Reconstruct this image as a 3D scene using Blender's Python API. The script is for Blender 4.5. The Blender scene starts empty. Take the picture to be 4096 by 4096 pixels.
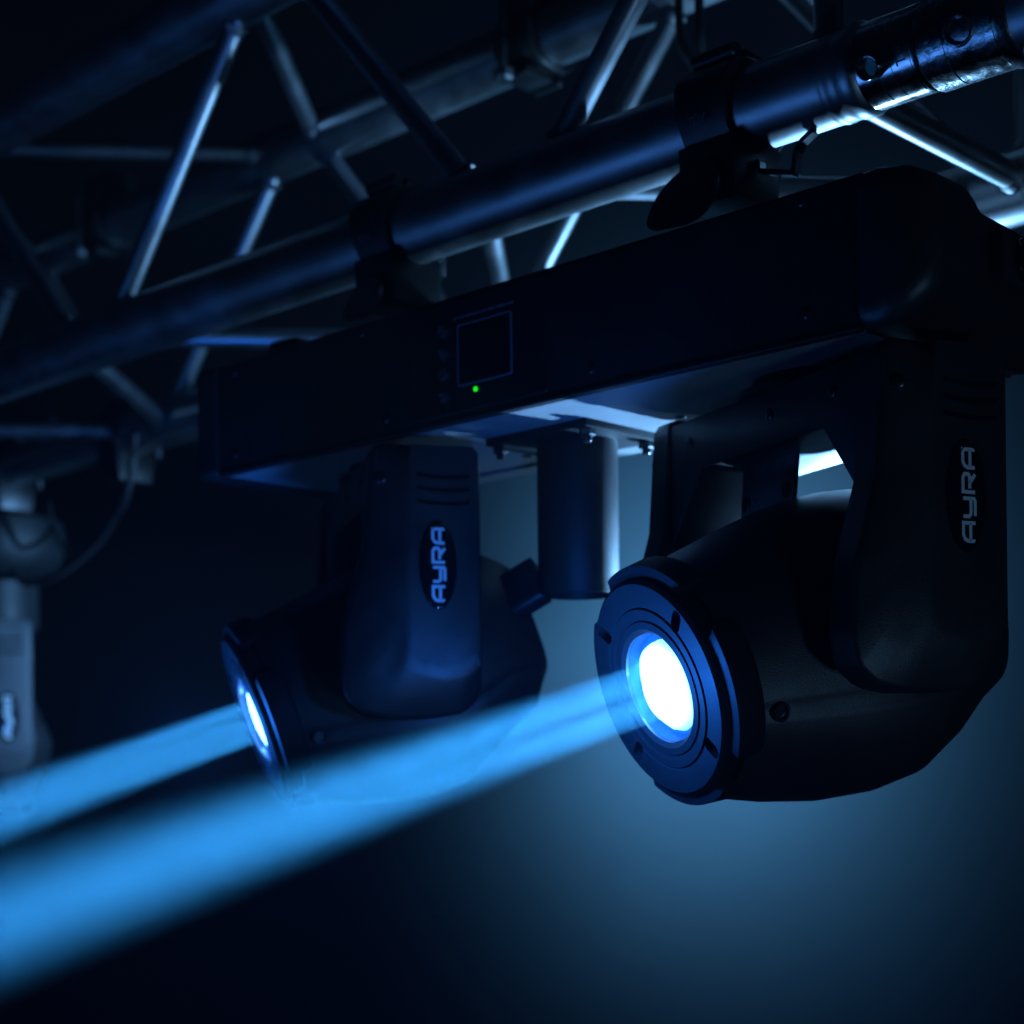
import bpy, bmesh, math, random
from mathutils import Vector, Matrix, Quaternion
random.seed(7)
R = math.radians
PI = math.pi
sc = bpy.context.scene
COL = sc.collection

# ------------------------------------------------------------------ camera
YAW, ROLL, F_PX, CY = 0.771189, 0.011468, 6833.24, 3173.78
cam_d = bpy.data.cameras.new('camera')
cam = bpy.data.objects.new('camera', cam_d)
COL.objects.link(cam)
_r = Vector((math.cos(YAW), math.sin(YAW), 0))
_f = Vector((-math.sin(YAW), math.cos(YAW), 0))
_u = Vector((0, 0, 1))
_r2 = math.cos(ROLL) * _r - math.sin(ROLL) * _u
_u2 = math.sin(ROLL) * _r + math.cos(ROLL) * _u
cam.matrix_world = Matrix((_r2, _u2, -_f)).transposed().to_4x4()
cam_d.sensor_width = 36
cam_d.lens = 36 * F_PX / 4096
cam_d.shift_y = (CY - 2048) / 4096
cam_d.clip_start = 0.02
cam_d.clip_end = 100
cam_d.dof.use_dof = True
cam_d.dof.focus_distance = 0.93
cam_d.dof.aperture_fstop = 6.3
cam_d.dof.aperture_blades = 0
sc.camera = cam

# ------------------------------------------------------------------ world, exposure, render
w = bpy.data.worlds.new('World')
sc.world = w
w.use_nodes = True
bg = w.node_tree.nodes['Background']
bg.inputs[0].default_value = (0.25, 0.45, 1.0, 1)
bg.inputs[1].default_value = 0.0012
sc.view_settings.view_transform = 'Standard'
sc.view_settings.look = 'None'
sc.view_settings.exposure = 0
sc.view_settings.gamma = 1
cy_ = sc.cycles
cy_.use_denoising = True
try:
    cy_.denoiser = 'OPENIMAGEDENOISE'
    cy_.denoising_input_passes = 'RGB_ALBEDO_NORMAL'
except Exception:
    pass
cy_.max_bounces = 6
cy_.diffuse_bounces = 2
cy_.glossy_bounces = 3
cy_.transparent_max_bounces = 12
cy_.transmission_bounces = 4
cy_.volume_bounces = 0
cy_.sample_clamp_indirect = 4
cy_.caustics_reflective = False
cy_.caustics_refractive = False
cy_.blur_glossy = 0.5


def beam_dir(pan, tilt):
    p, t = R(pan), R(tilt)
    return Vector((-math.sin(p) * math.cos(t), -math.cos(p) * math.cos(t), -math.sin(t)))


# the two heads of the fixture: tilt axis point, pan, tilt, distance axis -> lens
HEAD_NEAR = dict(axis=Vector((-.575, .852, .093)), pan=20.0, tilt=17.7, L=.114)
HEAD_FAR = dict(axis=Vector((-.9425, .852, .0945)), pan=31.0, tilt=19.9, L=.114)

BEAM_COL = (0.032, 0.33, .92)


def lamp(name, kind, loc, d, energy, col, **kw):
    l = bpy.data.lights.new(name, kind)
    l.energy = energy
    l.color = col
    for k, v in kw.items():
        setattr(l, k, v)
    o = bpy.data.objects.new(name, l)
    COL.objects.link(o)
    o.location = loc
    o.rotation_euler = Vector(d).to_track_quat('-Z', 'Y').to_euler()
    return o


# each head: a cluster of seven narrow LED beams, and the spill of its lens
for H, e in ((HEAD_NEAR, 25.0), (HEAD_FAR, 24.0)):
    d = beam_dir(H['pan'], H['tilt'])
    u = d.cross(Vector((0, 0, 1))).normalized()
    v = u.cross(d)
    c = H['axis'] + d * (H['L'] + .007)
    for k in range(7):
        off = Vector((0, 0, 0)) if k == 0 else (u * math.cos(k * PI / 3 + .3) + v * math.sin(k * PI / 3 + .3)) * .0130
        lamp('beam_lamp', 'AREA', c + off, d, e / 7, BEAM_COL, shape='DISK', size=.0080, spread=R(7.6))
    lamp('spill_lamp', 'POINT', c + d * .045, d, 1.6, (.015, .18, 1.0), shadow_soft_size=.011)

# unseen spots behind the heads: backlight on wall and truss, plus added fill spots
lamp('back_wash', 'SPOT', (-1.997, 2.06, 0.233), (-.05, 1.0, .02), 25.0, (.11, .41, .80),
     spot_size=R(132), spot_blend=1.0, shadow_soft_size=.05)
lamp('back_flood', 'SPOT', (-.82, 1.32, .14), (.0, -.58, .84), 13.0, (.22, .55, 1.0),
     spot_size=R(98), spot_blend=.45, shadow_soft_size=.010)
lamp('truss_fill', 'SPOT', (-.90, 1.36, .13), (-.75, -.30, .62), 12.0, (.20, .52, 1.0),  # added spot, brightens the left part of the truss
     spot_size=R(66), spot_blend=.5, shadow_soft_size=.012)
lamp('left_lamp_fill', 'SPOT', (-.92, 1.36, .12), (-1.03, -.27, .02), 75.0, (.17, .48, 1.0),  # added narrow spot, only for the lamp at the left edge
     spot_size=R(30), spot_blend=.6, shadow_soft_size=.015)
lamp('bar_fill', 'SPOT', (-.70, 1.20, .05), (.03, -.34, .20), 54.0, (.20, .50, .95),  # added spot, lifts the patch under the bar
     spot_size=R(44), spot_blend=.3, shadow_soft_size=.008)
# added deep blue fill from low in front, no source known
lamp('front_fill', 'AREA', (-1.7, -.6, -1.0), (.7, 1.4, 1.35), 0.85, (.06, .24, .85), shape='DISK', size=.7, spread=R(80))
# added faint cool fill from the right, no source known
lamp('right_fill', 'AREA', (1.1, .25, -.75), (-1.5, .58, .85), .40, (.24, .56, 1.0), shape='DISK', size=.25, spread=R(60))

# ------------------------------------------------------------------ materials


def mat(name, base, rough=.5, metal=0.0, spec=.5, bump=0.0, bscale=900, var=0.0, vscale=40, coat=0.0, emis=None, estr=0.0):
    m = bpy.data.materials.new(name)
    m.use_nodes = True
    nt = m.node_tree
    b = nt.nodes['Principled BSDF']
    b.inputs['Base Color'].default_value = (*base, 1)
    b.inputs['Roughness'].default_value = rough
    b.inputs['Metallic'].default_value = metal
    b.inputs['Specular IOR Level'].default_value = spec
    b.inputs['Coat Weight'].default_value = coat
    if emis:
        b.inputs['Emission Color'].default_value = (*emis, 1)
        b.inputs['Emission Strength'].default_value = estr
    tc = nt.nodes.new('ShaderNodeTexCoord')
    if bump:
        n = nt.nodes.new('ShaderNodeTexNoise')
        n.inputs['Scale'].default_value = bscale
        n.inputs['Detail'].default_value = 3
        bp = nt.nodes.new('ShaderNodeBump')
        bp.inputs['Strength'].default_value = bump
        bp.inputs['Distance'].default_value = .0006
        nt.links.new(tc.outputs['Object'], n.inputs['Vector'])
        nt.links.new(n.outputs['Fac'], bp.inputs['Height'])
        nt.links.new(bp.outputs['Normal'], b.inputs['Normal'])
    if var:
        n = nt.nodes.new('ShaderNodeTexNoise')
        n.inputs['Scale'].default_value = vscale
        n.inputs['Detail'].default_value = 6
        n.inputs['Roughness'].default_value = .65
        nt.links.new(tc.outputs['Object'], n.inputs['Vector'])
        mr = nt.nodes.new('ShaderNodeMapRange')
        mr.inputs[1].default_value = .3
        mr.inputs[2].default_value = .7
        mr.inputs[3].default_value = max(.02, rough - var)
        mr.inputs[4].default_value = min(1, rough + var)
        nt.links.new(n.outputs['Fac'], mr.inputs[0])
        nt.links.new(mr.outputs[0], b.inputs['Roughness'])
        mx = nt.nodes.new('ShaderNodeMix')
        mx.data_type = 'RGBA'
        mx.inputs[6].default_value = (*[c * .72 for c in base], 1)
        mx.inputs[7].default_value = (*[min(1, c * 1.2) for c in base], 1)
        nt.links.new(n.outputs['Fac'], mx.inputs[0])
        nt.links.new(mx.outputs[2], b.inputs['Base Color'])
    return m


M = {}
M['alu'] = mat('aluminium', (.42, .43, .45), .42, 1.0, bump=.05, bscale=300, var=.07, vscale=30)
M['alu_shiny'] = mat('turned_aluminium', (.55, .56, .58), .2, 1.0, bump=.08, bscale=200, var=.12, vscale=55)
M['alu_worn'] = mat('worn_aluminium', (.42, .43, .45), .26, 1.0, bump=.9, bscale=130, var=.14, vscale=70)
M['weld'] = mat('weld_bead', (.30, .30, .32), .5, 1.0, bump=.8, bscale=500)
M['paint'] = mat('black_powder_coat', (.008, .009, .0105), .5, 0, .30, bump=.35, bscale=1500, var=.06)
M['underside_grey'] = mat('brightened_underside_grey', (.19, .195, .205), .5, 0, .5, bump=.5, bscale=1400, var=.06)  # underside brightness put into a grey far paler than the bar's black
M['plastic'] = mat('black_textured_plastic', (.014, .014, .016), .42, 0, .5, bump=.30, bscale=1300, var=.06)
M['greyplastic'] = mat('dark_grey_plastic', (.06, .063, .07), .5, 0, .5, bump=.2, bscale=900, var=.06)
M['plastic2'] = mat('black_smooth_plastic', (.016, .016, .018), .52, 0, .35, bump=.08, bscale=900, var=.05)
M['bezel'] = mat('matt_black_bezel', (.0085, .0085, .0095), .6, 0, .14, bump=.15, bscale=1200, var=.06)
M['gloss'] = mat('glossy_black_badge', (.006, .006, .008), .09, 0, .6, coat=.6)
M['print'] = mat('silver_print', (.74, .80, .86), .45, 0.1)
M['dimprint'] = mat('grey_print', (.085, .095, .13), .5)
M['clamp'] = mat('black_clamp_metal', (.014, .014, .016), .42, .0, .5, bump=.2, bscale=400, var=.08)
M['steel'] = mat('zinc_steel', (.34, .35, .37), .34, 1.0, var=.1, vscale=90)
M['screwm'] = mat('black_screw', (.05, .05, .055), .3, .8)
M['screen'] = mat('dark_screen_glass', (.004, .006, .007), .08, 0, .5)
M['panel'] = mat('panel_foil', (.008, .009, .010), .35, 0, .5)
M['cable'] = mat('black_rubber_cable', (.03, .03, .033), .35, 0, .5, var=.05)
M['led'] = mat('green_led', (.02, .3, .02), .3, 0, .5, emis=(.01, .85, .005), estr=1.0)
M['led_lamp'] = mat('lit_led_engine', (.2, .5, .8), .4, emis=(.30, .78, 1.0), estr=9.0)
_nt = M['led_lamp'].node_tree          # the LED cluster burns white in the middle, cyan at its rim
_b = _nt.nodes['Principled BSDF']
_tc = _nt.nodes.new('ShaderNodeTexCoord')
_mp = _nt.nodes.new('ShaderNodeMapping')
_mp.inputs['Scale'].default_value = (1, 0, 1)
_ln = _nt.nodes.new('ShaderNodeVectorMath')
_ln.operation = 'LENGTH'
_rg = _nt.nodes.new('ShaderNodeMapRange')
_rg.inputs[1].default_value, _rg.inputs[2].default_value = .0185, .0285
_rg.inputs[3].default_value, _rg.inputs[4].default_value = 9.0, .9
_rg.interpolation_type = 'SMOOTHSTEP'
_nt.links.new(_tc.outputs['Object'], _mp.inputs['Vector'])
_nt.links.new(_mp.outputs['Vector'], _ln.inputs[0])
_nt.links.new(_ln.outputs['Value'], _rg.inputs[0])
_nt.links.new(_rg.outputs[0], _b.inputs['Emission Strength'])
M['reflector'] = mat('beam_tinted_reflector', (.015, .13, .36), .35, .5, var=.1, vscale=120)  # the beam's blue light is put into this base colour
M['wall'] = mat('painted_wall', (.23, .25, .27), .8, 0, .3, bump=.3, bscale=60, var=.05, vscale=1.4)

g = bpy.data.materials.new('lens_glass')
g.use_nodes = True
nt = g.node_tree
nt.nodes.clear()
out = nt.nodes.new('ShaderNodeOutputMaterial')
tr = nt.nodes.new('ShaderNodeBsdfTransparent')
tr.inputs[0].default_value = (.80, .93, .98, 1)
gl = nt.nodes.new('ShaderNodeBsdfGlossy')
gl.inputs['Roughness'].default_value = .22
df = nt.nodes.new('ShaderNodeBsdfDiffuse')
df.inputs[0].default_value = (.5, .7, .8, 1)
fr = nt.nodes.new('ShaderNodeFresnel')
fr.inputs[0].default_value = 1.4
mx = nt.nodes.new('ShaderNodeMixShader')
mx2 = nt.nodes.new('ShaderNodeMixShader')
nn = nt.nodes.new('ShaderNodeTexNoise')
nn.inputs['Scale'].default_value = 2600
tc = nt.nodes.new('ShaderNodeTexCoord')
mr = nt.nodes.new('ShaderNodeMapRange')
mr.inputs[1].default_value = .55
mr.inputs[2].default_value = .75
mr.inputs[3].default_value = .03
mr.inputs[4].default_value = .16
nt.links.new(tc.outputs['Object'], nn.inputs['Vector'])
nt.links.new(nn.outputs['Fac'], mr.inputs[0])
nt.links.new(mr.outputs[0], mx2.inputs[0])
nt.links.new(fr.outputs[0], mx.inputs[0])
nt.links.new(tr.outputs[0], mx.inputs[1])
nt.links.new(gl.outputs[0], mx.inputs[2])
nt.links.new(mx.outputs[0], mx2.inputs[1])
nt.links.new(df.outputs[0], mx2.inputs[2])
nt.links.new(mx2.outputs[0], out.inputs[0])
M['glass'] = g

hz = bpy.data.materials.new('haze_air')
hz.use_nodes = True
nt = hz.node_tree
nt.nodes.clear()
out = nt.nodes.new('ShaderNodeOutputMaterial')
pv = nt.nodes.new('ShaderNodeVolumePrincipled')
pv.inputs['Color'].default_value = (.92, .95, .97, 1)
pv.inputs['Density'].default_value = .013
pv.inputs['Anisotropy'].default_value = .15
nt.links.new(pv.outputs[0], out.inputs['Volume'])
M['haze'] = hz

# ------------------------------------------------------------------ helpers


def empty(name, loc=(0, 0, 0), rot=None, parent=None):
    o = bpy.data.objects.new(name, None)
    COL.objects.link(o)
    if parent:
        o.parent = parent
    o.location = loc
    if rot is not None:
        o.rotation_euler = rot
    return o


def tag(o, label=None, cat=None, group=None, kind=None):
    if label: o['label'] = label
    if cat: o['category'] = cat
    if group: o['group'] = group
    if kind: o['kind'] = kind
    return o


def link(name, bm, m, parent=None, sharp=35, loc=None, rot=None):
    """one bmesh -> one mesh object"""
    bmesh.ops.recalc_face_normals(bm, faces=bm.faces)
    me = bpy.data.meshes.new(name)
    bm.to_mesh(me)
    bm.free()
    for p in me.polygons:
        p.use_smooth = True
    me.set_sharp_from_angle(angle=R(sharp))
    for mm in (m if isinstance(m, (list, tuple)) else [m]):
        me.materials.append(mm)
    o = bpy.data.objects.new(name, me)
    COL.objects.link(o)
    if parent:
        o.parent = parent
    if loc is not None:
        o.location = loc
    if rot is not None:
        o.rotation_euler = rot
    return o


def frame(d):
    d = Vector(d).normalized()
    a = Vector((0, 0, 1)) if abs(d.z) < .9 else Vector((1, 0, 0))
    u = d.cross(a).normalized()
    v = u.cross(d).normalized()
    return u, v, d


def ring_faces(bm, a, b):
    n = len(a)
    for i in range(n):
        bm.faces.new((a[i], a[(i + 1) % n], b[(i + 1) % n], b[i]))


def add_lathe(bm, o, d, prof, n=32, cap0=True, cap1=True, uv=None):
    """prof: list of (distance along d, radius)"""
    o = Vector(o)
    u, v, d = frame(d) if uv is None else uv
    rings = []
    for a, r in prof:
        rings.append([bm.verts.new(o + d * a + (u * math.cos(2 * PI * k / n) + v * math.sin(2 * PI * k / n)) * r) for k in range(n)])
    for a, b in zip(rings, rings[1:]):
        ring_faces(bm, a, b)
    if cap0: bm.faces.new(rings[0])
    if cap1: bm.faces.new(rings[-1])


def add_tube(bm, p0, p1, r, n=24, bev=.0):
    p0, p1 = Vector(p0), Vector(p1)
    L = (p1 - p0).length
    if bev:
        prof = [(0, r - bev), (bev, r), (L - bev, r), (L, r - bev)]
    else:
        prof = [(0, r), (L, r)]
    add_lathe(bm, p0, p1 - p0, prof, n)


def add_path(bm, pts, r, n=10):
    pts = [Vector(p) for p in pts]
    rings = []
    u = None
    for i, p in enumerate(pts):
        d = (pts[min(i + 1, len(pts) - 1)] - pts[max(i - 1, 0)]).normalized()
        if u is None:
            u, v, _ = frame(d)
        else:
            u = (u - d * u.dot(d)).normalized()
            v = d.cross(u)
        rings.append([bm.verts.new(p + (u * math.cos(2 * PI * k / n) + v * math.sin(2 * PI * k / n)) * r) for k in range(n)])
    for a, b in zip(rings, rings[1:]):
        ring_faces(bm, a, b)
    bm.faces.new(rings[0])
    bm.faces.new(rings[-1])


def smooth_path(pts, k=6):
    pts = [Vector(p) for p in pts]
    res = []
    for i in range(len(pts) - 1):
        p0, p1, p2, p3 = pts[max(i - 1, 0)], pts[i], pts[i + 1], pts[min(i + 2, len(pts) - 1)]
        for j in range(k):
            t = j / k
            res.append(.5 * ((2 * p1) + (p2 - p0) * t + (2 * p0 - 5 * p1 + 4 * p2 - p3) * t * t + (3 * p1 - p0 - 3 * p2 + p3) * t ** 3))
    res.append(pts[-1])
    return res


def add_box(bm, lo, hi, bev=0.0, seg=2):
    b2 = bmesh.new()
    bmesh.ops.create_cube(b2, size=1)
    lo, hi = Vector(lo), Vector(hi)
    for v in b2.verts:
        v.co = Vector([(lo[i] + hi[i]) / 2 + v.co[i] * (hi[i] - lo[i]) for i in range(3)])
    if bev:
        bmesh.ops.bevel(b2, geom=b2.edges[:], offset=bev, segments=seg, affect='EDGES', profile=.5)
    merge(bm, b2)


def merge(bm, b2, mtx=None):
    me = bpy.data.meshes.new('tmp')
    b2.to_mesh(me)
    b2.free()
    if mtx is not None:
        me.transform(mtx)
    bm.from_mesh(me)
    bpy.data.meshes.remove(me)


def add_loft(bm, rings, cap0=True, cap1=True, closed=True):
    vr = [[bm.verts.new(p) for p in r] for r in rings]
    for a, b in zip(vr, vr[1:]):
        ring_faces(bm, a, b)
    if cap0: bm.faces.new(vr[0])
    if cap1: bm.faces.new(vr[-1])
    return vr


def add_prism(bm, poly, f, a, b, bev=0.0, seg=2):
    """poly: 2D outline, f(x, y, h) -> 3D point, from height a to b"""
    b2 = bmesh.new()
    lo = [b2.verts.new(f(x, y, a)) for x, y in poly]
    hi = [b2.verts.new(f(x, y, b)) for x, y in poly]
    ring_faces(b2, lo, hi)
    b2.faces.new(lo)
    b2.faces.new(hi)
    bmesh.ops.recalc_face_normals(b2, faces=b2.faces)
    if bev:
        bmesh.ops.bevel(b2, geom=b2.edges[:], offset=bev, segments=seg, affect='EDGES', profile=.5, clamp_overlap=True)
    merge(bm, b2)


def rounded(poly, r, k=4):
    res = []
    n = len(poly)
    for i in range(n):
        p0, p1, p2 = Vector(poly[i - 1]), Vector(poly[i]), Vector(poly[(i + 1) % n])
        rr = r[i] if isinstance(r, (list, tuple)) else r
        if rr <= 0:
            res.append(tuple(p1)); continue
        a, b = (p0 - p1), (p2 - p1)
        rr = min(rr, a.length * .45, b.length * .45)
        s, e = p1 + a.normalized() * rr, p1 + b.normalized() * rr
        for j in range(k + 1):
            t = j / k
            q = s * (1 - t) ** 2 + p1 * 2 * t * (1 - t) + e * t * t
            res.append((q.x, q.y))
    return res


def stroke(bm, pts, wd, f, h0, h1):
    """a flat ribbon of a letter: poly line of width wd, as a thin solid"""
    pts = [Vector(p) for p in pts]
    L, Rr = [], []
    for i, p in enumerate(pts):
        d0 = (p - pts[i - 1]).normalized() if i else (pts[1] - p).normalized()
        d1 = (pts[i + 1] - p).normalized() if i < len(pts) - 1 else d0
        t = (d0 + d1).normalized()
        nrm = Vector((-t.y, t.x))
        k = 1 / max(.5, nrm.dot(Vector((-d0.y, d0.x))))
        L.append(p + nrm * wd / 2 * k)
        Rr.append(p - nrm * wd / 2 * k)
    for i in range(len(pts) - 1):
        q = [L[i], L[i + 1], Rr[i + 1], Rr[i]]
        lo = [bm.verts.new(f(a.x, a.y, h0)) for a in q]
        hi = [bm.verts.new(f(a.x, a.y, h1)) for a in q]
        ring_faces(bm, lo, hi)
        bm.faces.new(hi)
        bm.faces.new(lo)


def text_bm(s, size, f, h0, h1):
    """text as a thin solid, mapped through f(x, y, h)"""
    cu = bpy.data.curves.new('tmp_text', 'FONT')
    cu.body = s
    cu.size = size
    cu.align_x = 'CENTER'
    cu.align_y = 'CENTER'
    cu.extrude = .5
    cu.resolution_u = 3
    o = bpy.data.objects.new('tmp_text', cu)
    COL.objects.link(o)
    dg = bpy.context.evaluated_depsgraph_get()
    me = bpy.data.meshes.new_from_object(o.evaluated_get(dg))
    bpy.data.objects.remove(o)
    bpy.data.curves.remove(cu)
    bm = bmesh.new()
    bm.from_mesh(me)
    bpy.data.meshes.remove(me)
    for v in bm.verts:
        v.co = f(v.co.x, v.co.y, h1 if v.co.z > 0 else h0)
    return bm


def boolean_cut(bm, cutters):
    """cut the closed shapes in cutters out of bm"""
    def mk(b):
        bmesh.ops.recalc_face_normals(b, faces=b.faces)
        me = bpy.data.meshes.new('tmp')
        b.to_mesh(me)
        b.free()
        o = bpy.data.objects.new('tmp', me)
        COL.objects.link(o)
        return o
    a, c = mk(bm), mk(cutters)
    m = a.modifiers.new('b', 'BOOLEAN')
    m.operation = 'DIFFERENCE'
    m.object = c
    m.solver = 'EXACT'
    dg = bpy.context.evaluated_depsgraph_get()
    me = bpy.data.meshes.new_from_object(a.evaluated_get(dg))
    bpy.data.objects.remove(a)
    bpy.data.objects.remove(c)
    res = bmesh.new()
    res.from_mesh(me)
    return res


# ------------------------------------------------------------------ backdrop and haze
bm = bmesh.new()
add_box(bm, (-9, 2.60, -3), (5, 2.70, 4))
tag(link('back_wall', bm, M['wall']), kind='structure')
bm = bmesh.new()
add_box(bm, (-9, -3.5, -3.12), (5, 2.595, -3.0))
tag(link('floor', bm, M['wall']), kind='structure')
bm = bmesh.new()
add_box(bm, (-9.3, -3.8, -4.12), (5.3, 2.95, 4.3))
tag(link('haze', bm, M['haze']), kind='stuff')

# ------------------------------------------------------------------ truss
Y1, Z1, S = .8433, .4107, .24
X0, PIT = -.8141, .52546
RC, RB = .025, .0088
XE = -.548          # where this length of truss ends


def P(ch, x):
    return Vector((x, Y1 + (S if ch[0] == 'B' else 0), Z1 + (S if ch[1] == 'U' else 0)))


truss = tag(empty('lighting_truss', (XE, Y1, Z1)), 'long aluminium lattice truss carrying the black twin head light bar', 'truss')


def T(v):
    return Vector(v) - Vector((XE, Y1, Z1))


for ch in ('FL', 'FU', 'BL', 'BU'):
    bm = bmesh.new()
    add_tube(bm, T(P(ch, -4.3)), T(P(ch, XE)), RC, 48)
    link('chord', bm, M['alu'], truss)
    bm = bmesh.new()
    # welded end collar, stepping down to the coupler
    add_lathe(bm, T(P(ch, XE)), (1, 0, 0), [(-.002, .0254), (0, .0258), (.003, .0258), (.0045, .0252), (.010, .0254), (.012, .0263), (.0185, .0263), (.0205, .0255), (.0225, .0240)], 48)
    link('end_collar', bm, M['alu'], truss)


def brace(a, b, r=RB):
    a, b = Vector(a), Vector(b)
    d = (b - a).normalized()
    # from the surface of one chord to the surface of the other
    bm = bmesh.new()
    s0, s1 = a + d * RC * .8, b - d * RC * .8
    add_tube(bm, T(s0), T(s1), r, 20)
    o = link('brace', bm, M['alu'], truss)
    for s, dd in ((a, d), (b, -d)):
        bw = bmesh.new()
        k = RC / max(.35, math.sqrt(max(0.05, 1 - dd.x ** 2)))
        q = T(s + dd * (k - .003))
        prof = [(0, r + .0030), (.002, r + .0027), (.0045, r + .0016), (.007, r + .0004), (.0075, r - .001)]
        u, v, d3 = frame(dd)
        n = 20
        rings = []
        for aa, rr in prof:
            rings.append([q + d3 * aa + (u * math.cos(2 * PI * i / n) + v * math.sin(2 * PI * i / n)) * (rr + random.uniform(-.0004, .0004)) for i in range(n)])
        add_loft(bw, rings)
        link('weld_bead', bw, M['weld'], o)
    return o


OFF = .026
for k in range(-6, 1):
    xf = X0 + k * PIT
    h = PIT / 2
    # near face
    brace(P('FL', xf - OFF), P('FU', xf - h + OFF))
    if xf + h - OFF < XE: brace(P('FL', xf + OFF), P('FU', xf + h - OFF))
    # far face
    brace(P('BU', xf - OFF), P('BL', xf - h + OFF))
    if xf + h - OFF < XE + .02: brace(P('BU', xf + OFF), P('BL', xf + h - OFF))
    # top face
    brace(P('BU', xf - OFF), P('FU', xf - h + OFF))
    if xf + h - OFF < XE + .02: brace(P('BU', xf + OFF), P('FU', xf + h - OFF))
    # bottom face
    brace(P('FL', xf - OFF), P('BL', xf - h + OFF))
    if xf + h - OFF < XE + .02: brace(P('FL', xf + OFF), P('BL', xf + h - OFF))
for a, b in (('FL', 'FU'), ('FL', 'BL'), ('FU', 'BU'), ('BL', 'BU')):
    brace(P(a, XE - .008), P(b, XE - .008))

# couplers and the next length of truss
for ch in ('FL', 'BL'):
    e = P(ch, XE + .0225)
    cp = tag(empty('truss_coupler', e), {
        'FL': 'shiny turned coupler with TÜV marking joining the lower front tube',
        'BL': 'coupler joining the lower back tube, behind the black light bar'}[ch], 'coupler', 'couplers between the two truss lengths')
    bm = bmesh.new()
    pr = [(0, .0236), (.0005, .0240)]
    for gx in (.0135, .0225, .0345):
        pr += [(gx, .0240), (gx + .0002, .0236), (gx + .0007, .0236), (gx + .0009, .0240)]
    pr += [(.0375, .0240), (.0385, .0234)]
    add_lathe(bm, (0, 0, 0), (1, 0, 0), pr, 64)
    link('sleeve', bm, M['alu_shiny'], cp)
    bm = bmesh.new()
    for px_, sgn in ((.0105, 1),):
        dd = Vector((.12, -.90, -.42)).normalized()
        o_ = Vector((px_, 0, 0))
        add_lathe(bm, o_, dd, [(-.034, .0042), (-.03, .0052), (.022, .0068), (.0345, .0068), (.0355, .0063), (.0352, .0054), (.0300, .0048)], 28)
    link('tapered_pin', bm, M['alu_shiny'], cp)
    if ch == 'FL':
        def fm(x, y, h):
            # text running up round the sleeve
            a = PI + R(-16) + x / .024      # angle measured from +Y
            rr = .024 + h
            return Vector((.0295 - y, math.cos(a) * rr, -math.sin(a) * rr))
        bt = text_bm('TÜV', .0085, fm, -.0004, .00035)
        link('marking', bt, M['screwm'], cp)

nxt = tag(empty('lighting_truss', P('FL', XE + .062)), 'next truss length beyond the coupler, with worn dented tube ends', 'truss')
o0 = P('FL', XE + .062)
for ch in ('FL', 'FU', 'BL', 'BU'):
    bm = bmesh.new()
    o_ = P(ch, XE + .062) - o0
    add_lathe(bm, o_, (1, 0, 0), [(-.0005, .0244), (.0008, .0254), (.016, .0254), (.0163, .0250), (.0168, .0250), (.0171, .0254), (.045, .0254), (.046, .0262), (.052, .0262), (.054, .025)], 64)
    link('receiver', bm, M['alu_worn'], nxt)
    bm = bmesh.new()
    add_tube(bm, o_ + Vector((.054, 0, 0)), o_ + Vector((1.6, 0, 0)), RC, 32)
    link('chord', bm, M['alu'], nxt)
    bm = bmesh.new()
    dd = Vector((.12, -.94, -.30)).normalized()
    add_lathe(bm, o_ + Vector((.0235, 0, 0)), dd, [(0, .0088), (.0268, .0088), (.0272, .0082), (.0272, .0070), (.0235, .0066)], 28)
    link('tapered_pin', bm, M['alu_worn'], nxt)
for k in range(0, 3):
    a = Vector((.10 + k * PIT, 0, 0))
    for s in (0, S):
        bm = bmesh.new()
        add_tube(bm, a + Vector((0, s, 0)), a + Vector((PIT / 2, s, S)), RB, 16)
        link('brace', bm, M['alu'], nxt)

# ------------------------------------------------------------------ pipe clamps


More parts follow.
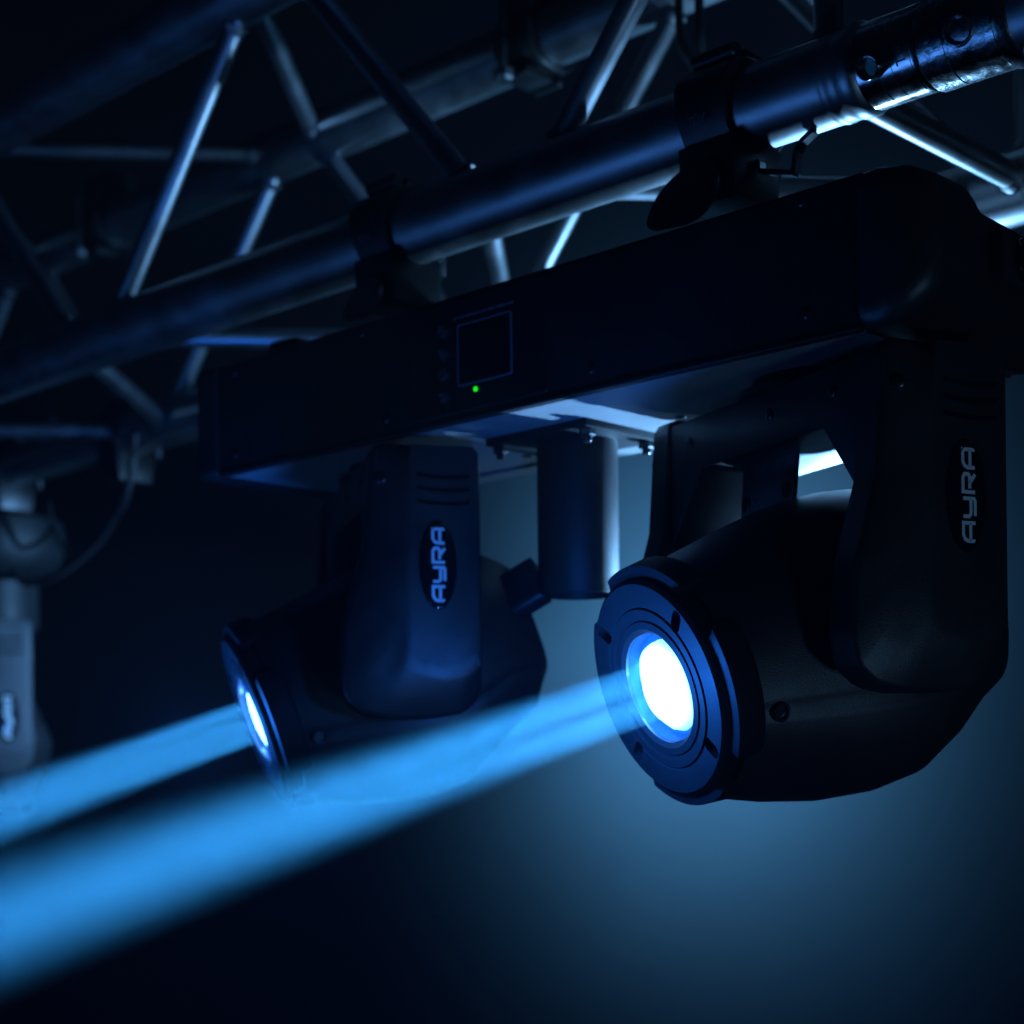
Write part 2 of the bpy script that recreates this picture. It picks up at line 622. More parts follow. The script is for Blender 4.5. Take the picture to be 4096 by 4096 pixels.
def make_clamp(loc, label, rot=0.0, detail=True, group='black pipe clamps on the truss tubes', hang=True, wx=.020):
    t = tag(empty('pipe_clamp', loc, (rot, 0, 0)), label, 'clamp', group)
    bm = bmesh.new()
    n = 40
    rings = []
    # band round the tube: an open C of rectangular section, heavier below
    for k in range(n + 1):
        a = R(-62) + (R(360 - 20)) * k / n
        ro = .0315 + .0045 * math.exp(-((k / n - .16) / .10) ** 2) + .002 * math.sin(a * 3)
        ri = .0253
        c, s_ = math.cos(a), math.sin(a)
        wl = wx * (1.0 + .10 * math.sin(a + .6))
        rings.append([Vector((-wl, c * ri, s_ * ri)), Vector((-wl, c * (ro - .0015), s_ * (ro - .0015))), Vector((-wl + .0015, c * ro, s_ * ro)),
                      Vector((wl - .0015, c * ro, s_ * ro)), Vector((wl, c * (ro - .0015), s_ * (ro - .0015))), Vector((wl, c * ri, s_ * ri))])
    add_loft(bm, rings)
    link('band', bm, M['clamp'], t)
    # hinge knuckle on the near top and closing lug at the back
    bm = bmesh.new()
    add_tube(bm, (-wx * .8, -.013, .033), (wx * .8, -.013, .033), .0052, 18, .001)
    link('hinge_pin', bm, M['clamp'], t)
    bm = bmesh.new()
    add_box(bm, (-wx * .75, -.004, .029), (wx * .75, .030, .0375), .002)
    link('jaw', bm, M['clamp'], t)
    bm = bmesh.new()
    add_tube(bm, (0, .043, -.022), (0, .043, .040), .004, 14)
    add_lathe(bm, (0, .043, .036), (0, 0, 1), [(0, .009), (.007, .009), (.009, .007)], 6)
    link('bolt', bm, M['steel'], t)
    # base block under the tube
    bm = bmesh.new()
    add_prism(bm, rounded([(-.026, -.020), (.026, -.020), (.022, -.056), (-.022, -.056)], .004), lambda x, y, h: Vector((h, x, y)), -wx, wx, .0012)
    link('base_block', bm, M['clamp'], t)
    if detail:
        def fm(x, y, h):
            a = PI + R(5) - y / .0335
            rr = .0332 + h
            return Vector((x, math.cos(a) * rr, math.sin(a) * rr * -1))
        for s, sz, dy in (('TÜV', .0068, 0.0035),):
            bt = text_bm(s, sz, lambda x, y, h: fm2(x, y + dy, h), 0, .0009)
            link('marking', bt, M['dimprint'], t)
    return t


def fm2(x, y, h):
    # front of the band: angle from -Y, up is positive
    a = y / .033 - R(24)
    rr = .0338 + h
    return Vector((x, -math.cos(a) * rr, math.sin(a) * rr))


cl1 = make_clamp(P('FL', -.930), 'black pipe clamp on the front tube over the display end of the light bar')
cl2 = make_clamp(P('FL', -.628), 'black pipe clamp on the front tube nearest the camera, beside a bent steel latch')
cl3 = make_clamp(P('BU', -1.012), 'black clamp round the upper back tube, behind the front tube brace', R(180), False)
cl4 = make_clamp(P('BU', -1.68), 'dim blurred clamp round the upper back tube far to the left', R(180), False)
cl5 = make_clamp(P('BL', -1.655), 'dark clamp on the lower back tube where a cable loops down', 0, False)
cl6 = make_clamp(P('BL', -1.915), 'dark clamp on the lower back tube carrying the single lamp at the left edge', 0, False)

for cl, dx, sz in ((cl1, -.004, 1.0), (cl2, -.012, 1.35)):
    # wing of the clamp screw, a rounded plate standing left of the base
    bm = bmesh.new()
    pl = [(-.019 * sz, -.010 * sz), (-.015 * sz, .006 * sz), (-.004 * sz, .015 * sz), (.011 * sz, .018 * sz), (.020 * sz, .013 * sz), (.022 * sz, .002 * sz), (.015 * sz, -.009 * sz), (.006 * sz, -.012 * sz)]
    add_prism(bm, rounded(pl, .009 * sz, 5), lambda x, y, h: Vector((x, h, y)), -.002, .002, .0008)
    link('wing_plate', bm, M['steel'] if sz > 1.2 else M['alu'], cl, loc=(-.003 + dx, -.030, -.055), rot=(R(-14), 0, 0))
# bent latch strip on the near clamp
bm = bmesh.new()
for a, b in zip([(.062, -.026), (.054, -.030), (.050, -.035), (.0485, -.047), (.024, -.0395), (.0235, -.034)], [(.054, -.030), (.050, -.035), (.0485, -.047), (.024, -.0395), (.0235, -.034), (.021, -.033)]):
    a, b = Vector(a), Vector(b)
    d = (b - a).normalized()
    nn_ = Vector((-d.y, d.x)) * .0015
    q = [a + nn_, b + nn_, b - nn_, a - nn_]
    lo = [bm.verts.new((p.x, -.004, p.y)) for p in q]
    hi = [bm.verts.new((p.x, .002, p.y)) for p in q]
    ring_faces(bm, lo, hi); bm.faces.new(lo); bm.faces.new(hi)
link('latch', bm, M['steel'], cl2)

# ------------------------------------------------------------------ the light bar
BX0, BX1, BY0, BY1, BZ0, BZ1 = -1.066, -.492, .773, .935, .243, .3245
BO = Vector((-.77, .854, .243))
bar = tag(empty('moving_head_light_bar', BO), 'black light bar with small dark display and two lit moving heads', 'stage light')


def Lb(*v):
    return Vector(v) - BO


bm = bmesh.new()
# folded sheet housing, small turned-down lips at the front and the back
prof = rounded([(BY0, BZ0), (BY0, BZ1), (BY1, BZ1), (BY1, BZ0)], [.0012, .003, .003, .0012], 3)
add_prism(bm, prof, lambda x, y, h: Vector((h, x, y)) - BO, BX0 + .010, BX1, 0)
link('housing', bm, M['paint'], bar)
bm = bmesh.new()
add_box(bm, Lb(BX0 + .012, BY0 - .0012, BZ0 - .0015), Lb(BX1 - .001, BY0 + .006, BZ0 + .0012), .0006, 1)
link('front_lip', bm, M['paint'], bar)
bm = bmesh.new()
add_box(bm, Lb(BX0 + .012, BY1 - .020, BZ0 - .0022), Lb(BX1 - .001, BY1 + .001, BZ0 + .001), .0006, 1)
link('rear_flange', bm, M['underside_grey'], bar)
bm = bmesh.new()
add_box(bm, Lb(BX0 + .013, BY0 + .0065, BZ0 - .0009), Lb(BX1 - .002, BY1 - .0205, BZ0 + .001), .0003, 1)
link('bottom_plate', bm, M['underside_grey'], bar)
# left end cap
bm = bmesh.new()
add_prism(bm, rounded([(BY0 - .002, BZ0 - .001), (BY0 - .002, BZ1 + .002), (BY1 + .002, BZ1 + .002), (BY1 + .002, BZ0 - .001)], .006), lambda x, y, h: Vector((h, x, y)) - BO, BX0 - .014, BX0 + .0095, .003)
link('end_cap', bm, M['plastic'], bar)
# right end cap: a bulged moulding with a recessed socket panel
bm = bmesh.new()
rings = []
for t, dz0, dz1, dy0, dy1 in ((0, 0, .001, -.002, .002), (.010, -.001, .0015, -.003, .003), (.026, .004, -.001, -.002, .003), (.036, .012, -.006, .003, 0), (.042, .022, -.014, .010, -.006)):
    pr = rounded([(BY0 + dy0, BZ0 + dz0), (BY0 + dy0, BZ1 + dz1), (BY0 + .050 + dy1, BZ1 + dz1), (BY0 + .056 + dy1, BZ1 - .020), (BY1 + dy1, BZ1 - .024), (BY1 + dy1, BZ0 + dz0)], [.012, .012, .010, .004, .012, .012], 4)
    rings.append([Vector((BX1 + t, a, b)) - BO for a, b in pr])
add_loft(bm, rings)
ec = link('end_cap', bm, M['plastic'], bar)
bm = bmesh.new()
add_box(bm, Lb(BX1 + .028, BY0 + .058, BZ0 + .026), Lb(BX1 + .052, BY1 + .004, BZ1 - .028), .003)
link('socket_block', bm, M['plastic2'], ec)
bm = bmesh.new()
add_lathe(bm, Lb(BX1 + .0515, BY0 + .080, BZ0 + .040), (1, 0, 0), [(0, .0125), (.003, .0125), (.004, .0115), (.004, .0095), (.001, .009)], 28)
link('power_socket', bm, M['gloss'], ec)


def add_screw(name, loc, d, r, m, parent, n=18):
    bm = bmesh.new()
    u, v, d = frame(d)
    add_lathe(bm, Vector(loc), d, [(-.002, r), (.0004, r), (.0010, r * .8), (.0013, r * .45)], n)
    for a in (u, v):
        b = d.cross(a)
        q = [Vector(loc) + a * sx * r * .5 + b * sy * r * .09 for sx, sy in ((-1, -1), (1, -1), (1, 1), (-1, 1))]
        lo = [bm.verts.new(p + d * .0006) for p in q]
        hi = [bm.verts.new(p + d * .0015) for p in q]
        ring_faces(bm, lo, hi); bm.faces.new(hi); bm.faces.new(lo)
    return link(name, bm, m, parent)


for x, z in ((-.526, .2568), (-.6807, .2552), (-.5284, .318), (-.866, .255), (-1.035, .256), (-1.035, .317), (-.89, .318)):
    add_screw('screw', Lb(x, BY0, z), (0, -1, 0), .0031, M['screwm'], bar)

# display panel
dp_bm = bmesh.new()
add_prism(dp_bm, rounded([(-.842, .2475), (-.7165, .2475), (-.7165, .3195), (-.842, .3195)], .002), lambda x, y, h: Lb(x, BY0 - h, y), 0, .0012, .0004, 1)
dp = link('display_panel', dp_bm, M['panel'], bar)
FY = BY0 - .0012
bm = bmesh.new()
so = rounded([(-.7945, .2636), (-.7455, .2636), (-.7455, .3036), (-.7945, .3036)], .0022, 4)
si = rounded([(-.7935, .2646), (-.7465, .2646), (-.7465, .3026), (-.7935, .3026)], .0016, 4)
for h in ((0, .0009),):
    lo = [bm.verts.new(Lb(x, FY, y)) for x, y in so]; hi = [bm.verts.new(Lb(x, FY - .0009, y)) for x, y in so]
    hi2 = [bm.verts.new(Lb(x, FY - .0009, y)) for x, y in si]; lo2 = [bm.verts.new(Lb(x, FY, y)) for x, y in si]
    ring_faces(bm, lo, hi); ring_faces(bm, hi, hi2); ring_faces(bm, hi2, lo2)
link('screen_frame', bm, M['dimprint'], dp)
bm = bmesh.new()
add_prism(bm, si, lambda x, y, h: Lb(x, FY - h, y), 0, .0005)
link('screen', bm, M['screen'], dp)
for i, z in enumerate((.3026, .2884, .2742, .2604)):
    bm = bmesh.new()
    add_lathe(bm, Lb(-.808, FY, z), (0, -1, 0), [(0, .0056), (.0007, .0056), (.0007, .0050), (.0003, .0049), (.0003, .0044), (.0022, .0043), (.0028, .0036)], 28)
    link('button', bm, M['plastic2'], dp)
    bm = bmesh.new()
    f = lambda x, y, h: Lb(-.808 + x, FY - .0026 - h, z + y)
    if i == 0: stroke(bm, [(-.0024, -.0004), (.0024, -.0004)], .0006, f, 0, .0004); stroke(bm, [(-.0016, .001), (0, .0024), (.0016, .001)], .0005, f, 0, .0004)
    if i == 1: stroke(bm, [(-.0016, -.0006), (0, -.0022), (.0016, -.0006)], .0005, f, 0, .0004); stroke(bm, [(-.0024, .0008), (.0024, .0008)], .0006, f, 0, .0004)
    if i == 2: stroke(bm, [(-.0006, 0), (.0006, 0)], .0012, f, 0, .0004)
    if i == 3: stroke(bm, [(-.0024, .0006), (.0024, .0006)], .0006, f, 0, .0004); stroke(bm, [(0, .0006), (0, -.002)], .0006, f, 0, .0004)
    link('button_symbol', bm, M['dimprint'], dp)
bm = bmesh.new()
add_lathe(bm, Lb(-.7783, FY, .2597), (0, -1, 0), [(0, .0017), (.0008, .0016), (.0014, .0010), (.0016, .0003)], 16)
link('indicator_light', bm, M['led'], dp)
bm = bmesh.new()
x = -.798
rnd = random.Random(3)
while x < -.746:
    wd = rnd.uniform(.0014, .0036)
    stroke(bm, [(x, .3085), (x + wd, .3085)], .0017, lambda a, b, h: Lb(a, FY - h, b), 0, .0003)
    x += wd + rnd.choice((.0005, .0006, .0016))
link('small_print', bm, M['dimprint'], dp)

# stand socket with its clamping knob, bolted under the middle of the bar
bm = bmesh.new()
cx, cyy = -.7735, .863
add_lathe(bm, Lb(cx, cyy, BZ0), (0, 0, -1), [(-.002, .0325), (.004, .0325), (.005, .0275), (.108, .0275), (.1095, .0267), (.1095, .0235), (.108, .0228), (.02, .0225)], 48, True, True)
spg = link('stand_socket', bm, M['paint'], bar)
bm = bmesh.new()
kd = Vector((-.80, -.42, -.48)).normalized()
kb = Lb(cx, cyy, BZ0 - .083) + kd * .026
add_lathe(bm, kb, kd, [(0, .006), (.006, .006), (.008, .0065)], 16)
kf = frame(kd)
wing = rounded([(-.0075, -.0165), (.0075, -.0165), (.0075, .0165), (-.0075, .0165)], .005, 4)
rot = Matrix.Rotation(R(30), 3, kd)
uu, vv = rot @ kf[0], rot @ kf[1]
add_prism(bm, [(x * 1.0, y * 1.15) for x, y in wing], lambda x, y, h: kb + kd * h + uu * x + vv * y, .004, .029, .0035)
link('knob', bm, M['plastic'], spg)
bm = bmesh.new()
add_box(bm, Lb(cx - .050, cyy - .038, BZ0 - .0062), Lb(cx + .042, cyy + .038, BZ0 - .0002), .001)
link('socket_plate', bm, M['paint'], bar)
for sx, sy in ((-.043, -.030), (-.043, .03), (.036, -.03), (.036, .03)):
    bm = bmesh.new()
    add_lathe(bm, Lb(cx + sx, cyy + sy, BZ0 - .006), (0, 0, -1), [(0, .0055), (.0045, .0055), (.005, .005)], 6)
    add_lathe(bm, Lb(cx + sx, cyy + sy, BZ0 - .0105), (0, 0, -1), [(0, .003), (.004, .003), (.0045, .0025)], 12)
    link('bolt', bm, M['screwm'], spg)
for x, y in ((-.690, .87), (-.70, .905), (-.845, .89), (-.86, .915)):
    bm = bmesh.new()
    add_lathe(bm, Lb(x, y, BZ0), (0, 0, -1), [(0, .004), (.001, .004), (.0018, .003), (.002, .0015)], 16)
    link('rivet', bm, M['steel'], bar)
# mounting brackets on top
for x in (-.930, -.620):
    bm = bmesh.new()
    add_prism(bm, rounded([(-.05, 0), (.05, 0), (.05, .004), (.036, .006), (.030, .0075), (-.030, .0075), (-.036, .006), (-.05, .004)], .001), lambda a, b, h: Lb(x + a, h, BZ1 + b), .815, .872, 0)
    link('mount_bracket', bm, M['paint'], bar)
bm = bmesh.new()
add_prism(bm, rounded([(-.020, 0), (.020, 0), (.018, .012), (-.014, .014)], .003), lambda a, b, h: Lb(-1.000 + a, h, BZ1 + b), .79, .83, .001)
link('safety_lug', bm, M['plastic'], bar)


# the word on the badge: strokes in a unit cell, read upward along the arm
def word_strokes():
    A = [[(0, 0), (0, .62), (.10, .86), (.34, 1), (1, 1), (1, 0)], [(0, .40), (1, .40)]]
    Y = [[(0, 1), (0, .52), (.10, .40), (.24, .36), (1, .36)], [(1, 1), (1, .10), (.88, 0), (.05, 0)]]
    Rr = [[(0, 0), (0, 1), (.82, 1), (1, .86), (1, .56), (.86, .44), (.20, .44)], [(.48, .44), (1, 0)]]
    return [A, Y, Rr, A]


ARM = [(-.034, .236), (-.034, .074), (-.0305, .0625), (-.020, .0545), (0, .0513), (.030, .0510), (.048, .0545), (.060, .0640), (.0635, .080), (.060, .118), (.046, .165), (.041, .236)]
PANEL = [(-.0295, .2335), (-.0295, .0860), (-.020, .0800), (-.006, .0775), (.010, .0805), (.0225, .0870), (.0205, .165), (.0175, .2335)]


def lerp_poly(poly, n):
    """n points evenly along the outline"""
    pts = [Vector(p) for p in poly]
    L = [0]
    for i in range(len(pts)):
        L.append(L[-1] + (pts[(i + 1) % len(pts)] - pts[i]).length)
    res = []
    for k in range(n):
        s = L[-1] * k / n
        i = max(j for j in range(len(pts)) if L[j] <= s + 1e-9)
        a, b = pts[i], pts[(i + 1) % len(pts)]
        t = (s - L[i]) / max(1e-9, (b - a).length)
        res.append(a.lerp(b, t))
    return res


def dense(poly, per):
    res = []
    n = len(poly)
    for i in range(n):
        a, b = Vector(poly[i]), Vector(poly[(i + 1) % n])
        for j in range(per[i]):
            res.append(a.lerp(b, j / per[i]))
    return res


H_IN, H_MID, H_OUT = .0965, .1185, .1300


def yoke_arm_mesh(side):
    """side +1: outer face towards +n"""
    bm = bmesh.new()
    base = rounded(ARM, [.008, 0, 0, 0, 0, 0, 0, 0, 0, 0, 0, .008], 4)
    base = lerp_poly(base, 96)
    c0 = Vector((.008, .14))
    def ringat(h, poly):
        return [Vector((side * h, -q[0], q[1])) for q in poly]
    def inset(poly, d):
        res = []
        n = len(poly)
        for i in range(n):
            a, b = poly[i - 1], poly[(i + 1) % n]
            t = (b - a).normalized()
            res.append(poly[i] + Vector((-t.y, t.x)) * d)
        return res
    # which way is inwards
    area = sum(base[i - 1].x * base[i].y - base[i].x * base[i - 1].y for i in range(len(base)))
    sg = 1 if area > 0 else -1
    pan_ = rounded(PANEL, [.006, .004, .004, .004, .004, .004, .01, .006], 3)
    pan_ = [Vector(p) for p in pan_]
    # match each base point to the panel by direction from the middle of the panel
    pl = lerp_poly(PANEL, 400)
    cc = Vector((-.006, .150))
    m = []
    for q in base:
        d = (q - cc)
        ang = math.atan2(d.y * .42, d.x)
        best = min(pl, key=lambda p: abs(math.atan2(math.sin(math.atan2((p - cc).y * .42, (p - cc).x) - ang), math.cos(math.atan2((p - cc).y * .42, (p - cc).x) - ang))))
        m.append(best)
    rings = [ringat(H_IN, inset(base, sg * .002)), ringat(H_IN + .002, base), ringat(H_MID - .003, base), ringat(H_MID - .0008, inset(base, sg * .0012)), ringat(H_MID + .0004, inset(base, sg * .003))]
    mids = [q.lerp(p, .5) for q, p in zip(inset(base, sg * .003), m)]
    rings.append(ringat(H_MID + (H_OUT - H_MID) * .62, mids))
    q2 = [q.lerp(p, .90) for q, p in zip(inset(base, sg * .003), m)]
    rings.append(ringat(H_OUT - .0010, q2))
    rings.append(ringat(H_OUT - .0002, m))
    rings.append(ringat(H_OUT + .0004, [p.lerp(cc, .12) for p in m]))
    add_loft(bm, rings)
    bmesh.ops.remove_doubles(bm, verts=bm.verts, dist=1e-5)
    return bm


def make_yoke(root, axis, pan, local, badge=(-.001, .153), m=None):
    m = m or M['plastic']
    """crosspiece, two arms; root-local position 'local' of the pan axis at z of the world origin of ARM coordinates"""
    rot = (0, 0, -R(pan))
    cr = bmesh.new()
    # crosspiece with chamfers down to the arms
    pf = [(-.1200, .2315), (.1200, .2315), (.1200, .185), (.0985, .1520), (.0960, .1550), (.062, .1985), (-.062, .1985), (-.0960, .1550), (-.0985, .1520), (-.1200, .185)]
    add_prism(cr, pf, lambda x, y, h: Vector((x, -h, y)), -.0325, .0400, .0018)
    cp_ = link('yoke_crosspiece', cr, m, root, loc=local, rot=rot)
    bm = bmesh.new()
    add_lathe(bm, (0, 0, .2310), (0, 0, 1), [(0, .044), (.004, .044), (.005, .036), (.0118, .036)], 48)
    link('pan_bearing', bm, M['plastic2'], cp_)
    for sx in (-.075, 0.012, .072):
        add_screw('screw', (sx, -.0400, .2165), (0, -1, 0), .0034, M['screwm'], cp_)
    bm = bmesh.new()
    # bracket plate under the crosspiece
    add_prism(bm, rounded([(-.060, .168), (-.004, .172), (.000, .200), (-.056, .2005)], .003), lambda x, y, h: Vector((x, -h, y)), .010, .013, .0006)
    link('bracket', bm, M['steel'], cp_)
    for sx, sz_ in ((-.053, .1765), (-.010, .1785)):
        add_screw('screw', (sx, -.0132, sz_), (0, -1, 0), .0048, M['screwm'], cp_)
    arms = []
    for side in (1, -1):
        arm = link('yoke_arm', yoke_arm_mesh(side), m, root, loc=local, rot=rot, sharp=28)
        arms.append(arm)
        f = lambda x, y, h: Vector((side * (H_OUT + .0003 + h), -x if side > 0 else -x, y))
        bx, bz = badge
        # oval badge
        bm = bmesh.new()
        rings = []
        for h, k in ((-.001, 1), (.0012, 1), (.0024, .93), (.0028, .80)):
            rings.append([f(bx + .0128 * k * math.cos(2 * PI * i / 48), bz + .0298 * (1 - (1 - k) * .45) * math.sin(2 * PI * i / 48), h) for i in range(48)])
        add_loft(bm, rings)
        link('badge', bm, M['gloss'], arm)
        bm = bmesh.new()
        rings = []
        for h, k in ((.0020, .80), (.0033, .79), (.0033, .765), (.0020, .755)):
            rings.append([f(bx + .0128 * k * math.cos(2 * PI * i / 48), bz + .0298 * (k + .11) * math.sin(2 * PI * i / 48), h) for i in range(48)])
        add_loft(bm, rings, False, False)
        link('badge_rim', bm, M['gloss'], arm)
        # lettering, reading upwards: letter x -> +z, letter y -> to the left of the reader
        bm = bmesh.new()
        cw, chh, gap = .0112, .0098, .0016
        tot = 4 * cw + 3 * gap
        for i, let in enumerate(word_strokes()):
            for pts in let:
                pp = []
                for (lx, ly) in pts:
                    zz = bz - tot / 2 + i * (cw + gap) + lx * (cw - .0018) + .0009
                    ww = bx + (ly - .5) * (chh - .0018)
                    pp.append((ww, zz))
                if side < 0:
                    pp = [(2 * bx - a, b) for a, b in pp]
                stroke(bm, pp, .0019, f, .0026, .0031)
        link('badge_lettering', bm, M['print'], arm)
        # vent slots and screws
        for i in range(3):
            bm = bmesh.new()
            z = .2135 - i * .0088
            stroke(bm, [(.013, z), (.004, z - .0012), (-.006, z - .0016), (-.016, z - .0012), (-.023, z)], .0026, f, -.0010, .0007)
            link('vent_slot', bm, M['gloss'], arm)
        for ww, zz in ((.036, .2110), (.036, .1325)):
            hh = H_MID + (H_OUT - H_MID) * .5
            add_screw('screw', (side * (hh - .0005), -ww, zz), (side * .85, -.5, 0), .0036, M['screwm'], arm)
    return cp_, arms


def sup(c, e):
    return math.copysign(abs(c) ** (2.0 / e), c)


def make_head(root, H, local, lit=True, radius=1.0):
    p, t, L = R(H['pan']), R(H['tilt']), H['L']
    mtx = Matrix.Rotation(-p, 4, 'Z') @ Matrix.Rotation(t, 4, 'X')
    rot = mtx.to_euler()
    # body: rings along +y (towards the back); y = -L is the lens plane
    secs = [  # a, half width, half height, exponent, lower half taller by
        (.012, .0640, .0660, 2.05, 1.03), (.018, .0660, .0675, 2.1, 1.06), (.045, .0715, .0712, 2.2, 1.16), (.075, .0800, .0755, 2.35, 1.22), (.105, .0865, .0790, 2.5, 1.23),
        (.128, .0880, .0795, 2.7, 1.21), (.150, .0870, .0755, 2.9, 1.13), (.172, .0820, .0680, 3.0, 1.05), (.190, .0730, .0590, 3.6, 1.08),
        (.2000, .0640, .0500, 4.2, 1.0), (.2070, .0570, .0430, 4.6, .98), (.2075, .0560, .0420, 4.6, .98)]
    n = 120
    seam = {int(n * (1 - .045)) % n: 1, int(n * (.5 + .045)): 1}
    bm = bmesh.new()
    rings = []
    for a, hw, hh, e, dz in secs:
        ring = []
        for i in range(n):
            th = 2 * PI * i / n
            k = 1.0
            if i in seam and a < .2: k = .978
            ring.append(Vector((hw * sup(math.cos(th), e) * k, -L + a, hh * sup(math.sin(th), e) * k * (dz if math.sin(th) < 0 else 1))))
        rings.append(ring)
    add_loft(bm, rings, cap0=False)
    hb = link('lamp_head', bm, M['plastic'], root, loc=local, rot=rot, sharp=40)
    # rear cooling plate facets
    # front collar ring with a groove between it and the body
    bm = bmesh.new()
    O = Vector((0, -L, 0))
    uvd = (Vector((1, 0, 0)), Vector((0, 0, 1)), Vector((0, 1, 0)))
    add_lathe(bm, O, None, [(.0112, .055), (.0112, .0632), (.0100, .0640), (.004, .0645), (-.0005, .0636), (-.0025, .0612), (-.0025, .0590), (-.0017, .0480), (-.0009, .0472), (-.0022, .0464),
                            (-.0022, .0420), (-.0006, .0412), (-.0006, .0398), (-.0016, .0390), (-.0020, .0350), (.0004, .0325), (.0112, .0322)], 96, False, False, uvd)
    v0 = [v for v in bm.verts]
    # close the inside so that it is a solid ring
    bm.verts.ensure_lookup_table()
    nn_ = 96
    ring_faces(bm, bm.verts[0:nn_], bm.verts[-nn_:])
    cut = bmesh.new()
    for ang in (42, 138, 222, 318):
        a = R(ang)
        rad = Vector((math.cos(a), 0, math.sin(a)))
        tan = Vector((-math.sin(a), 0, math.cos(a)))
        cap = []
        for i in range(20):
            b = 2 * PI * i / 20
            x, y = .0043 * math.cos(b), .0040 * math.sin(b)
            x += math.copysign(.0030, x)
            cap.append((x, y))
        add_prism(cut, cap, lambda x, y, h: O + rad * (.0535 + x) + tan * y + Vector((0, h, 0)), -.02, .0045)
    bm = boolean_cut(bm, cut)
    link('front_bezel', bm, M['bezel'], hb, sharp=30)
    for ang in (42, 138, 222, 318):
        a = R(ang)
        add_screw('bezel_screw', O + Vector((math.cos(a) * .0535, .0035, math.sin(a) * .0535)), (0, -1, 0), .0030, M['screwm'], hb)
    # four raised lugs round the rim
    for ang in (-8, 84, 172, 264):
        bm = bmesh.new()
        rings = []
        m_ = 16
        for i in range(m_ + 1):
            a = R(ang - 33 + 66 * i / m_)
            e_ = min(1, min(i, m_ - i) / 1.0)
            dr = .0022 * (1 - e_)
            c, s_ = math.cos(a), math.sin(a)
            pr = [(.0022, .0610), (.0016 + dr, .0655), (.0026 + dr, .0705 - dr), (.0165, .0722 - dr), (.0195, .0712 - dr), (.0215, .0660), (.010, .058)]
            rings.append([O + Vector((c * r_, q, s_ * r_)) for q, r_ in pr])
        add_loft(bm, rings)
        link('rim_lug', bm, M['bezel'], hb, sharp=30)
    # lens, reflector and the lit LED engine behind it
    bm = bmesh.new()
    add_lathe(bm, O, None, [(.0015, .0322), (-.0008, .0318), (-.0034, .026), (-.0052, .016), (-.0059, .006), (-.0060, .001)], 48, False, True, uvd)
    link('lens', bm, M['glass'], hb)
    bm = bmesh.new()
    add_lathe(bm, O, None, [(.0016, .0321), (.010, .0295), (.018, .0255), (.0185, .0245), (.0188, .001)], 48, False, True, uvd)
    link('reflector', bm, M['reflector'], hb)
    bm = bmesh.new()
    if lit:
        pts = []
        rr_ = random.Random(5)
        m_ = 40
        rings = []
        for r0, dep in ((.0268, .0080), (.0252, .0042), (.0212, .0018), (.0135, .0002), (.0050, -.0006)):
            rings.append([O + Vector((r0 * k * math.cos(2 * PI * i / m_), dep, r0 * k * math.sin(2 * PI * i / m_))) for i in range(m_) for k in [1 + .03 * math.cos(5 * 2 * PI * i / m_ + 1) + rr_.uniform(-.008, .008)]])
        add_loft(bm, rings)
        link('led_engine', bm, M['led_lamp'], hb)
    else:
        bm.free()
    # pill shaped recess on the lower flank
    bm = bmesh.new()
    for s in (1,):
        add_lathe(bm, O + Vector((.0640, .030, -.026)), (1, 0, -.25), [(-.003, .0055), (.0035, .0055), (.0042, .0048), (.0040, .0040), (.001, .0038)], 20)
    link('flank_boss', bm, M['plastic2'], hb)
    return hb


for H in (HEAD_NEAR, HEAD_FAR):
    a = H['axis']
    loc0 = Vector((a.x, a.y, 0)) - BO
    make_yoke(bar, a, H['pan'], loc0)
    make_head(bar, H, a - BO)

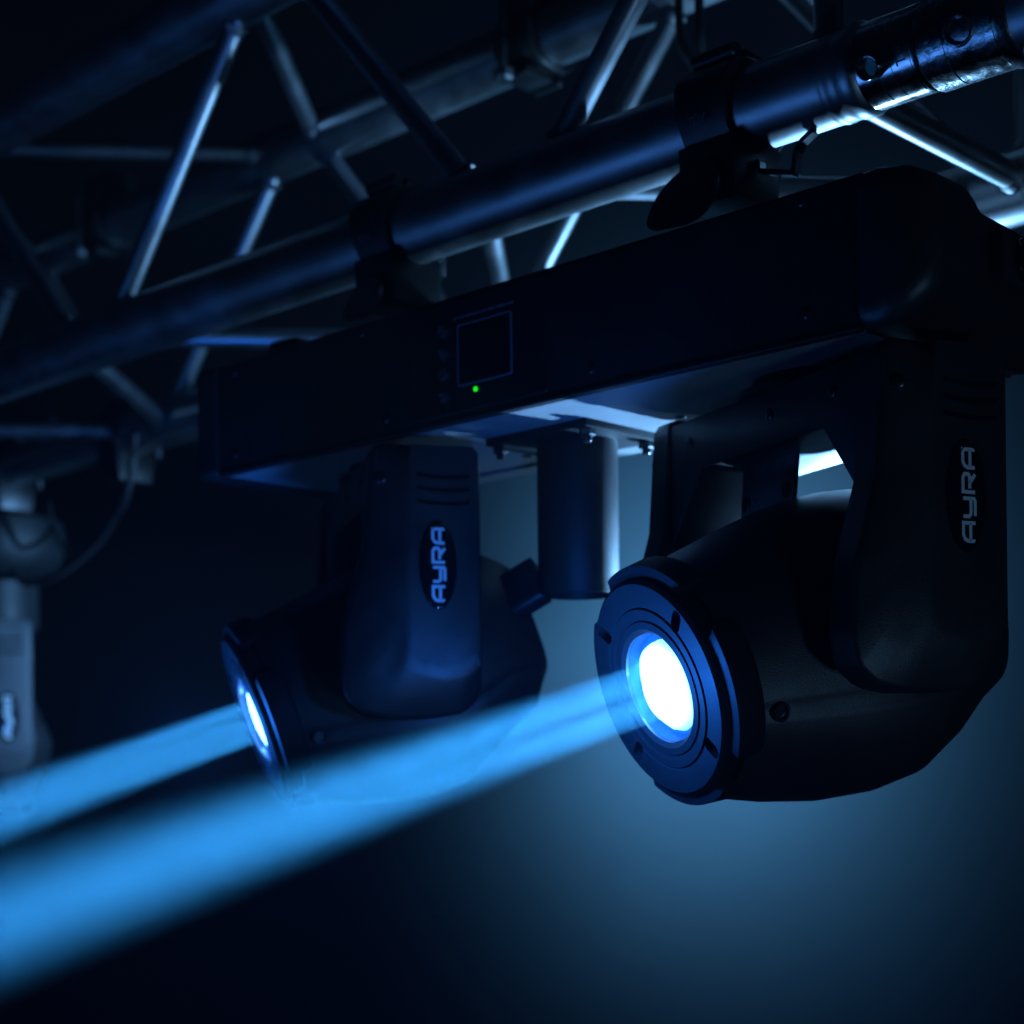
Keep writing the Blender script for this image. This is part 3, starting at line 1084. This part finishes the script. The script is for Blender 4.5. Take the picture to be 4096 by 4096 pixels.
# ------------------------------------------------------------------ the single lamp at the left edge
FB = Vector((-1.958, 1.085, .385))
far = tag(empty('moving_head_light', FB), 'single blurred moving head at the left edge, its grey arm lit from the right', 'stage light')
bm = bmesh.new()
add_lathe(bm, (0, 0, 0), (0, 0, -1), [(.030, .05), (.034, .080), (.040, .086), (.060, .0885), (.080, .086), (.098, .078), (.110, .064), (.114, .05)], 56)
fb = link('base', bm, M['paint'], far)
bm = bmesh.new()
add_tube(bm, (0, 0, -.112), (0, 0, -.175), .055, 40, .004)
link('pan_bearing', bm, M['plastic2'], far)
bm = bmesh.new()
add_lathe(bm, (.066, -.057, -.062), (.75, -.65, -.1), [(0, .010), (.004, .010), (.005, .008)], 20)
link('knob', bm, M['gloss'], fb)
HF = dict(axis=Vector((FB.x, FB.y, .05)), pan=24.0, tilt=84.0, L=.118)
make_yoke(far, HF['axis'], HF['pan'], Vector((0, 0, -.021 - FB.z)), badge=(-.004, .118), m=M['greyplastic'])
make_head(far, HF, Vector((0, 0, .070 - FB.z)), lit=False).scale = (1.0, .70, .70)

# ------------------------------------------------------------------ cables
bm = bmesh.new()
add_path(bm, smooth_path([(-1.600, 1.06, .405), (-1.604, 1.06, .3878), (-1.6069, 1.06, .369), (-1.6224, 1.06, .3297), (-1.6427, 1.06, .3128), (-1.6737, 1.06, .2911), (-1.7264, 1.06, .2712), (-1.781, 1.06, .2592), (-1.86, 1.07, .262), (-1.92, 1.09, .30), (-1.945, 1.10, .33)]), .0045, 12)
tag(link('power_cable', bm, M['cable']), 'black cable hanging in a loop from the lower back tube to the left lamp', 'cable')
bm = bmesh.new()
add_path(bm, smooth_path([(-1.66, 1.10, .385), (-1.675, 1.10, .36), (-1.70, 1.10, .33), (-1.745, 1.10, .30), (-1.80, 1.10, .292), (-1.87, 1.12, .33), (-1.90, 1.13, .37)]), .003, 10)
tag(link('signal_cable', bm, M['cable']), 'thin dim cable looping inside the thicker hanging cable', 'cable')
bm = bmesh.new()
add_path(bm, smooth_path([(-1.815, 1.06, .487), (-1.793, 1.06, .4751), (-1.774, 1.06, .4543), (-1.772, 1.06, .44), (-1.783, 1.06, .4265), (-1.81, 1.06, .415), (-1.84, 1.08, .43), (-1.85, 1.1, .46)]), .002, 8)
tag(link('safety_cable', bm, M['steel']), 'thin steel safety wire curving above the left clamp', 'cable')
bm = bmesh.new()
add_path(bm, smooth_path([(-.838, 1.045, .70), (-.832, 1.045, .66), (-.826, 1.045, .62), (-.823, 1.045, .58), (-.815, 1.06, .56), (-.806, 1.045, .585), (-.806, 1.045, .63), (-.812, 1.045, .70)]), .0036, 10)
tag(link('safety_cable', bm, M['cable']), 'black safety cable looped down beside the upper back tube near the coupler', 'cable')
